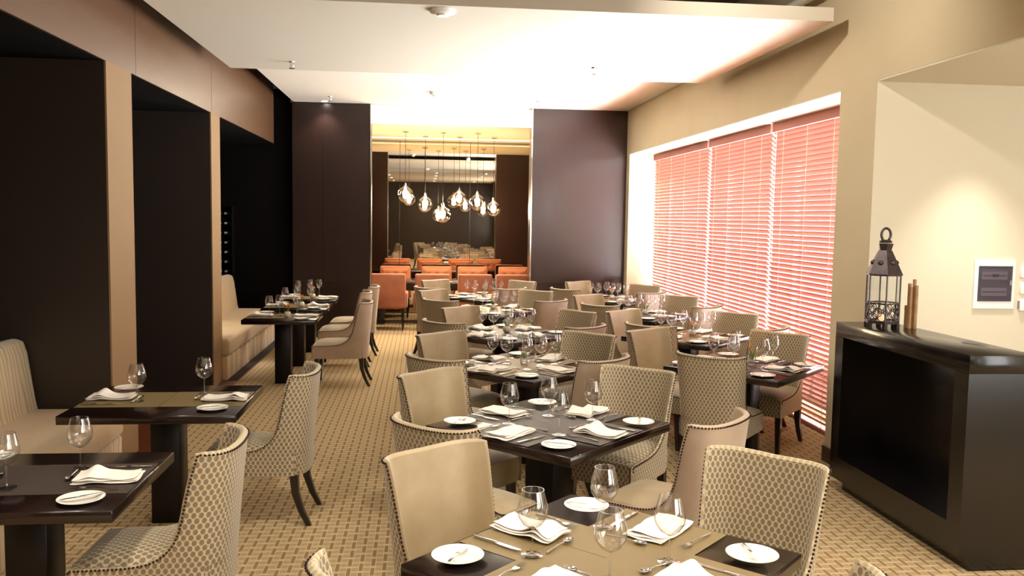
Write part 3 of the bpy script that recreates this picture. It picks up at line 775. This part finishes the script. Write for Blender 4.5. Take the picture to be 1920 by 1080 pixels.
for i, tc in enumerate(TC):
    desc = '%s centre-row table' % ORD[i]; mk = ['olive', 'charcoal', 'olive', 'charcoal', 'olive', 'charcoal'][i]
    table(tc, .98, .98, pi/4, 'dark square table set cornerwise, %s of the centre row' % ORD[i])
    for q, s in enumerate(('NW', 'NE', 'SW', 'SE')):
        setting(tc, pi/4, radians(SIDES[s]), desc, mk, WHERE[s], LEFTC[s], full=2 if i < 3 else (1 if i < 4 else 0), dev=q)
        if s in CHC[i]:
            chair_px(KIND[s], *CHC[i][s], tc, '%s at the %s of the %s' % (FAB[KIND[s]], WHERE[s], desc), snap=SIDES[s]+180)
    gl = [[(-.25, .03), (.05, .28), (-.03, -.19), (.20, -.06)], [(-.23, -.02), (.02, .17), (.01, -.27), (.255, .06)]]
    gl = gl[i] if i < 2 else [(-.23, .05), (-.12, .05), (.01, -.21), (.05, .17), (.14, -.02), (.26, .02)]
    nm = ['left', 'far', 'near', 'right'] if i < 2 else ['leftmost', 'second from left', 'front', 'rear', 'second from right', 'rightmost']
    for k, (dx, dy) in enumerate(gl):
        pr = GA if i < 2 or k in (1, 4) else GB
        glass_at((tc[0]+dx, tc[1]+dy), pr, 'clear wine glass, %s one on the %s' % (nm[k], desc))
    if i >= 2: vase((tc[0]+.01, tc[1]+.02, TZ+.0054), 'small %s vase with %s on the %s' % ('clear glass' if i == 2 else 'pale round', 'green leaves' if i == 2 else 'greenery and orange flowers' if i == 4 else 'green sprigs', desc), 'glass' if i == 2 else 'pot')
# the two chairs whose backs just rise into the bottom of the frame
p = at(605, 1025, 2, .95); place(CH['spot'], (p.x+.335, p.y-.02, 0), radians(-45), 'dotted chair whose back tip shows at the bottom left of the nearest centre table', 'chair')
p = at(1612, 1045, 2, .95); place(CH['spot'], (p.x-.335, p.y-.02, 0), radians(45), 'dotted chair whose back tip shows at the bottom right corner of the photo', 'chair')
# window row
RC = [(2.57, 6.60), (2.63, 8.32), (2.64, 10.18), (2.66, 12.12)]
CHR = [
 {'NW': ((1166, 622), (1268, 619)), 'NE': ((1398, 624), (1507, 634)), 'SW': ((1270, 660), (1397, 672))},
 {'NW': ((1140, 587), (1204, 582)), 'NE': ((1342, 585), (1420, 592)), 'SW': ((1185, 603), (1278, 612)), 'SE': ((1417, 617), (1465, 613))},
 {'NW': ((1083, 556), (1135, 554)), 'NE': ((1247, 554), (1302, 557.5)), 'SW': ((1092, 568), (1160, 575)), 'SE': ((1302, 576), (1343, 572.5))},
 {'NW': ((1057.5, 530), (1111, 528)), 'NE': ((1202, 534), (1247.5, 537.5)), 'SW': ((1041, 539), (1087.5, 544)), 'SE': ((1190, 549), (1250, 548))}]
ORW = ['nearest', 'second', 'third', 'farthest']
for i, tc in enumerate(RC):
    desc = '%s window-row table' % ORW[i]; mk = ['charcoal', 'olive', 'charcoal', 'olive'][i]
    table(tc, .94, .94, pi/4, 'dark square table set cornerwise, %s of the window row' % ORW[i])
    for q, s in enumerate(('NW', 'NE', 'SW', 'SE')):
        setting(tc, pi/4, radians(SIDES[s]), desc, mk, WHERE[s], LEFTC[s], full=2 if i == 0 else (1 if i < 2 else 0), half=.47, dev=q)
        if s in CHR[i]:
            kd = 'spot' if (i == 0 and s == 'SW') else KIND[s]
            chair_px(kd, *CHR[i][s], tc, '%s at the %s of the %s' % (FAB[kd], WHERE[s], desc), snap=SIDES[s]+180)
    gl = [(-.24, .05), (-.09, .02), (-.05, .12), (.02, .26), (.08, -.17), (.24, .02)] if i == 0 else [(-.25, .05), (-.14, .05), (.0, .12), (.03, -.12), (.14, .0), (.26, .02)]
    nm = ['leftmost', 'second from left', 'third from left', 'fourth from left', 'second from right', 'rightmost']
    for k, (dx, dy) in enumerate(gl):
        glass_at((tc[0]+dx, tc[1]+dy), GA if k in (1, 4) else GB, 'clear wine glass, %s one on the %s' % (nm[k], desc))
    vase((tc[0]+.05, tc[1]-.03, TZ+.0054), '%s vase of orange flowers on the %s' % ('clear glass' if i == 0 else 'pale round', desc), 'glass' if i == 0 else 'pot')
# bench row along the left
LT = [((-1.645, 3.81), .93, .84), ((-1.545, 5.44), .98, .88), ((-1.545, 9.90), .79, .74), ((-1.545, 11.02), .79, .74), ((-1.545, 12.14), .79, .74)]
CHL = [((372, 855), (430, 797)), ((545, 705), (577, 682)), ((675.5, 570), (683, 561)), ((677, 551), (683, 544)), ((692, 540), (698, 534))]
for i, (tc, sx, sy) in enumerate(LT):
    desc = '%s bench-side table' % (ORD[i] if i < 4 else 'farthest'); mk = ['charcoal', 'olive', 'olive', 'olive', 'olive'][i]
    table(tc, sx, sy, 0, 'dark table set square beside the upholstered bench, %s from the camera' % (ORD[i] if i < 4 else 'farthest'), base=.17)
    for q, (a, wh, cn) in enumerate(((pi, 'bench side', 'far left corner'), (0, 'chair side', 'near right corner'))):
        setting(tc, 0, a, desc, mk, wh, cn, full=2 if i < 2 else 1, half=sx/2, dev=q, lr=.31)
    gl = [[(-.05, -.13), (.14, .14)], [(-.16, -.08), (.18, .14)], [(-.13, -.15), (-.04, -.02), (.13, .145)], [(-.13, -.15), (-.02, .12), (.14, .15)], [(-.13, -.15), (.0, .12), (.12, .15)]][i]
    nm = ['left', 'right'] if i < 2 else ['left', 'middle', 'right']
    for k, (dx, dy) in enumerate(gl):
        glass_at((tc[0]+dx, tc[1]+dy), GA if i < 2 else GB, 'clear wine glass, %s one on the %s' % (nm[k], desc))
    if i >= 2: vase((tc[0]+.06, tc[1]-.12, TZ+.0054), 'pale round vase of orange flowers on the %s' % desc, 'pot')
    kd = 'spot' if i < 2 else 'plain'
    chair_px(kd, *CHL[i], tc, '%s facing the bench across the %s' % (FAB[kd], desc), snap=180)

# ------------------------------------------------------------------ benches
def bench(name, y0, y1, x0, x1, mback, mseat, mbase, label):
    yc = (y0+y1)/2; h = (y1-y0)/2
    o = thing(name, label, 'bench', (x0, yc, 0)); W = x1-x0
    MB().box(.0, W-.02, -h, h, .0, .27, m=mbase, bev=.012, seg=3).obj('base', o)
    MB().box(.02, W, -h, h, .275, .475, m=mseat, bev=.045, seg=5).obj('seat_cushion', o)
    bk_ = MB(); g = [(.02, .46), (.28, .46), (.265, .52), (.215, .88), (.19, .965), (.13, .985), (.05, .97), (.0, .9)]
    mt = Matrix(((1, 0, 0, 0), (0, 0, 1, 0), (0, 1, 0, 0), (0, 0, 0, 1)))
    bk_.prism(g, -h, h, m=mback, mtx=mt, bev=.018); b = bk_.obj('backrest', o)
bench('upholstered_bench', 2.3, 6.47, -3.02, -2.15, 'bench', 'bench_plain', 'bench', 'wavy-patterned upholstered bench in the near left alcove')
bench('upholstered_bench', 10.0, 13.34, -3.02, -2.17, 'bench_plain', 'bench_plain', 'bench_stripe', 'pale upholstered bench in the far left alcove beneath the bottles')
# bottles laid in the rack behind the far bench
rk = thing('wine_rack', 'black wine rack in the far left alcove above the bench', 'wine rack', (-2.98, 13.52, 0))
rm = MB().box(-.12, -.105, 0, .14, .80, 2.0, m='black').box(.10, .115, 0, .14, .80, 2.0, m='black')
rm.obj('side_panels', rk)
for k in range(9): MB().box(-.105, .10, 0, .14, .842+k*.145-.008, .842+k*.145, m='black').obj('rack_shelf', rk)
bt = None
for r in range(8):
    for c_ in range(2):
        if bt is None:
            bt = link('wine_bottle', None)
            mt = Matrix.Rotation(radians(90), 4, 'X')
            MB().lathe([(0, -.10), (.036, -.10), (.037, -.09), (.037, .06), (.030, .09), (.014, .115), (.013, .13)], 20, m='bottle', mtx=mt).obj('body', bt)
            MB().lathe([(.0145, .12), (.0145, .175), (.016, .176), (.016, .185), (0, .186)], 16, m='foil', mtx=mt).obj('foil_cap', bt)
            b = bt
        else: b = copy_tree(bt)
        b.location = (-3.02+.085*c_, 13.55, .88+r*.145); b['group'] = 'bottles in the wine rack'
        b['label'] = 'dark bottle lying neck outward in the rack above the far bench'; b['category'] = 'bottle'

# ------------------------------------------------------------------ private dining room
priv = thing('private_dining_table', 'long dark table between the two rows of orange chairs', 'table', (.4, 15.45, 0))
MB().box(-1.75, 1.75, -.5, .5, .69, .76, m='table', bev=.004, seg=1).obj('tabletop', priv)
MB().box(-1.65, 1.65, -.42, .42, .61, .69, m='table').obj('apron', priv)
for x in (-1.2, 1.1): MB().box(x-.16, x+.16, -.3, .3, 0, .61, m='table').obj('pedestal', priv)
def orange_proto():
    root = link('armchair', None)
    MB().box(-.285, .285, -.27, -.16, .38, .95, m='orange', bev=.03, seg=4).obj('backrest', root)
    tf = MB(); n = 26; rows = []
    btn = [(-.16, .80), (0, .80), (.16, .80), (-.08, .68), (.08, .68), (-.16, .56), (0, .56), (.16, .56)]
    for j in range(n+1):
        z = .47+.44*j/n; row = []
        for i in range(n+1):
            x = -.255+.51*i/n; y = -.155
            e = max(abs(x)/.255, abs(z-.69)/.22); y += .03*(1-e**6)
            for bx, bz in btn:
                d2 = (x-bx)**2+(z-bz)**2; y -= .026*math.exp(-d2/.0011)
            row.append((x, y, z))
        rows.append(row)
    tf.grid(rows, 'orange', flip=True); t_ = tf.obj('tufted_pad', root)
    bm_ = MB()
    for bx, bz in btn: bm_.lathe([(0, .004), (.008, .002), (.01, -.002)], 10, m='orange', mtx=Matrix.Translation((bx, -.145, bz)) @ Matrix.Rotation(radians(-90), 4, 'X'))
    bm_.obj('button', t_)
    MB().box(-.27, .27, -.20, .29, .36, .49, m='orange', bev=.03, seg=4).obj('seat', root)
    for sx in (-1, 1): MB().box(sx*.285-.03, sx*.285+.03, -.24, .20, .38, .64, m='orange', bev=.025, seg=3).obj('arm', root)
    for sx in (-1, 1):
        for sy in (-1, 1): MB().tube([(sx*.23, sy*.2, .37), (sx*.24, sy*.22, 0)], [.022, .014], 8, m='leg').obj('leg', root)
    return root
OC = orange_proto()
for k, px in enumerate((728, 811, 891, 962)):
    p = at(px, 513, 1, 14.30); place(OC, (p.x, 14.55, 0), 0, 'orange velvet armchair with its back to us, %s in the near row' % ['first from left', 'second from left', 'third from left', 'rightmost'][k], 'armchair')
for k, px in enumerate((741, 819, 886.5, 963)):
    p = at(px, 498, 1, 16.5); place(OC, (p.x, 16.36, 0), pi, 'buttoned orange velvet armchair facing us, %s beyond the table' % ['first from left', 'second from left', 'third from left', 'rightmost'][k], 'armchair')

# ------------------------------------------------------------------ host console, lantern, bamboo
cx0, cx1, cy0, cy1, cz0, cz1 = 2.93, 3.33, 4.31, 5.82, .09, 1.2
con = thing('console_cabinet', 'large black lacquered console cabinet with an open recessed front', 'console', ((cx0+cx1)/2, (cy0+cy1)/2, 0))
con.location = (0, 0, 0); con.location = ((cx0+cx1)/2, (cy0+cy1)/2, 0)
hx, hy = (cx1-cx0)/2, (cy1-cy0)/2
cx1b = 1.0
def cb(name, *a, **k): return MB().box(*a, m='console', **k).obj(name, con)
W2 = hx
cb('top_panel', -W2, W2+.0, -hy, hy, cz1-.10, cz1, bev=.002, seg=1)
cb('side_panel', -W2, W2, -hy, -hy+.125, cz0, cz1-.10)
cb('side_panel', -W2, W2, hy-.11, hy, cz0, cz1-.10)
cb('bottom_panel', -W2, W2, -hy+.125, hy-.11, cz0, cz0+.16)
cb('back_panel', W2-.05, W2, -hy+.125, hy-.11, cz0+.16, cz1-.10)
cb('plinth', -W2+.07, W2, -hy+.012, hy-.06, 0, cz0)
lan = thing('metal_lantern', 'aged metal six-sided lantern with glass sides on the black console', 'lantern', (3.10, 5.52, 1.2), radians(12))
def hexp(r, n=6): return [(r*cos(2*pi*k/n), r*sin(2*pi*k/n)) for k in range(n)]
lb = MB().prism(hexp(.115), .03, .042, m='rust')
for x, y in hexp(.10): lb.box(x-.012, x+.012, y-.012, y+.012, 0, .03, m='rust')
lb.obj('base', lan)
fr = MB()
for x, y in hexp(.110): fr.tube([(x, y, .04), (x, y, .36)], .006, 6, m='rust')
H6 = hexp(.110)
for z in (.045, .165, .355):
    for k in range(6): fr.tube([(*H6[k], z), (*H6[(k+1) % 6], z)], .005, 6, m='rust')
fr.obj('frame', lan)
gp = MB(); g6 = hexp(.106)
for k in range(6):
    a, b = g6[k], g6[(k+1) % 6]; gp.grid([[(*a, .165), (*b, .165)], [(*a, .355), (*b, .355)]], 'pane')
gp.obj('glass_panel', lan)
pc = MB()
for k in range(6):
    a, b = Vector((*H6[k], 0)), Vector((*H6[(k+1) % 6], 0)); mid = (a+b)/2; t = (b-a).normalized()
    for (cx_, cz_, rr) in ((0, .105, .028), (-.03, .075, .026), (.03, .075, .026), (-.03, .135, .026), (.03, .135, .026)):
        pts = []
        for q in range(13):
            an = 2*pi*q/12; dx, dz = cx_+rr*cos(an), cz_+rr*sin(an)*1.1
            dx = max(-.05, min(.05, dx)); dz = max(.048, min(.162, dz)); pts.append(mid+t*dx+Vector((0, 0, dz)))
        pc.tube(pts, .003, 5, m='rust')
pc.obj('pierced_panel', lan)
rf = MB(); r6a, r6b = hexp(.122), hexp(.045)
rf.prism(r6a, .355, .362, m='rust'); t = bmesh.new()
va = [t.verts.new((*p, .362)) for p in r6a]; vb = [t.verts.new((*p, .52)) for p in r6b]
for k in range(6): t.faces.new((va[k], va[(k+1) % 6], vb[(k+1) % 6], vb[k]))
t.faces.new(vb); rf._add(t, None, 'rust', False)
rf.lathe([(.04, .52), (.052, .565), (.046, .566), (.034, .525)], 6, m='rust').lathe([(0, .57), (.038, .57), (.042, .58), (.03, .59), (0, .592)], 20, m='rust').obj('roof', lan)
bs = MB()
for k in range(6):
    a = 2*pi*(k+.5)/6; bs.lathe([(0, .012), (.012, .008), (.017, 0), (.017, -.006)], 12, m='rust', mtx=Matrix.Translation((.078*cos(a), .078*sin(a), .44)) @ Matrix.Rotation(a, 4, 'Z') @ Matrix.Rotation(radians(62), 4, 'Y'))
bs.obj('boss', lan)
MB().tube([(.038*cos(radians(x)), 0, .625+.042*sin(radians(x))) for x in range(-50, 231, 14)], .0085, 8, m='rust').obj('ring_handle', lan)
cnd = thing('candle', 'small ivory candle in a glass standing inside the metal lantern', 'candle', (3.10, 5.52, 1.2425))
MB().lathe([(0, 0), (.027, 0), (.028, .04), (.024, .045), (0, .043)], 20, m='candle').obj('wax', cnd)
MB().lathe([(.031, 0), (.034, .075), (.033, .075), (.030, .002)], 24, m='glass').obj('holder', cnd)
MB().tube([(0, 0, .042), (.001, 0, .055)], .0012, 5, m='leg').obj('wick', cnd)
bam = thing('bamboo_ornament', 'upright cluster of brown bamboo canes on the console beside the lantern', 'ornament', (3.285, 5.46, 1.2))
for k, (dx, dy, hh) in enumerate(((0, 0, .33), (-.02, .022, .30), (.003, -.022, .29), (-.026, -.006, .28), (-.02, .05, .15), (-.004, .062, .04))):
    b = MB().tube([(dx, dy, 0), (dx, dy, hh)], .0115, 10, m='bamboo')
    for z in [z_*.085+.03*k % .08 for z_ in range(1, 5)]:
        if z < hh-.02: b.tube([(dx, dy, z-.003), (dx, dy, z+.003)], .0135, 10, m='bamboo')
    b.obj('cane', bam)

# ------------------------------------------------------------------ fittings on the recess wall
YR = 5.96
ep = thing('electrical_panel', 'white framed breaker box with a smoky door on the recess wall', 'electrical panel', (4.195, YR, 1.465))
e1 = MB().box(-.16, .16, -.02, 0, .135, .178, m='white').box(-.16, .16, -.02, 0, -.178, -.125, m='white').box(-.16, -.13, -.02, 0, -.125, .135, m='white').box(.135, .16, -.02, 0, -.125, .135, m='white').box(-.15, .15, -.012, 0, -.17, .17, m='breaker')
e1.obj('frame', ep)
for z in (.065, -.055):
    b = MB().box(-.10, .10, -.018, -.012, z-.03, z+.03, m='white').obj('breaker_row', ep)
    MB().box(-.09, .09, -.020, -.018, z-.006, z+.004, m='wire').obj('switches', b)
MB().box(-.02, .03, -.022, -.02, .055, .075, m='leg').obj('breaker', ep)
dr_ = MB().box(-.13, .135, -.026, -.023, -.125, .135, m='smoke').obj('door', ep)
MB().box(.115, .128, -.03, -.026, -.005, .03, m='breaker').obj('latch', dr_)
for k, (z, lab) in enumerate(((1.56, 'white wall control box, top one of three at the right edge'), (1.44, 'white thermostat with a small display, middle one of three'), (1.315, 'white blank wall box, lowest of three at the right edge'))):
    tm = thing('wall_control', lab, 'wall control', (4.465, YR, z))
    MB().box(-.065, .065, -.03, 0, -.045, .045, m='white', bev=.004).obj('housing', tm)
    if k == 1: MB().box(-.04, .03, -.032, -.03, .0, .022, m='screen').obj('display', tm)
    if k == 0: MB().box(-.02, .0, -.032, -.03, -.005, .015, m='wire').obj('indicator', tm)
    if k == 2: MB().box(-.069, -.065, -.025, -.005, -.03, .03, m='breaker').obj('vent_slots', tm)
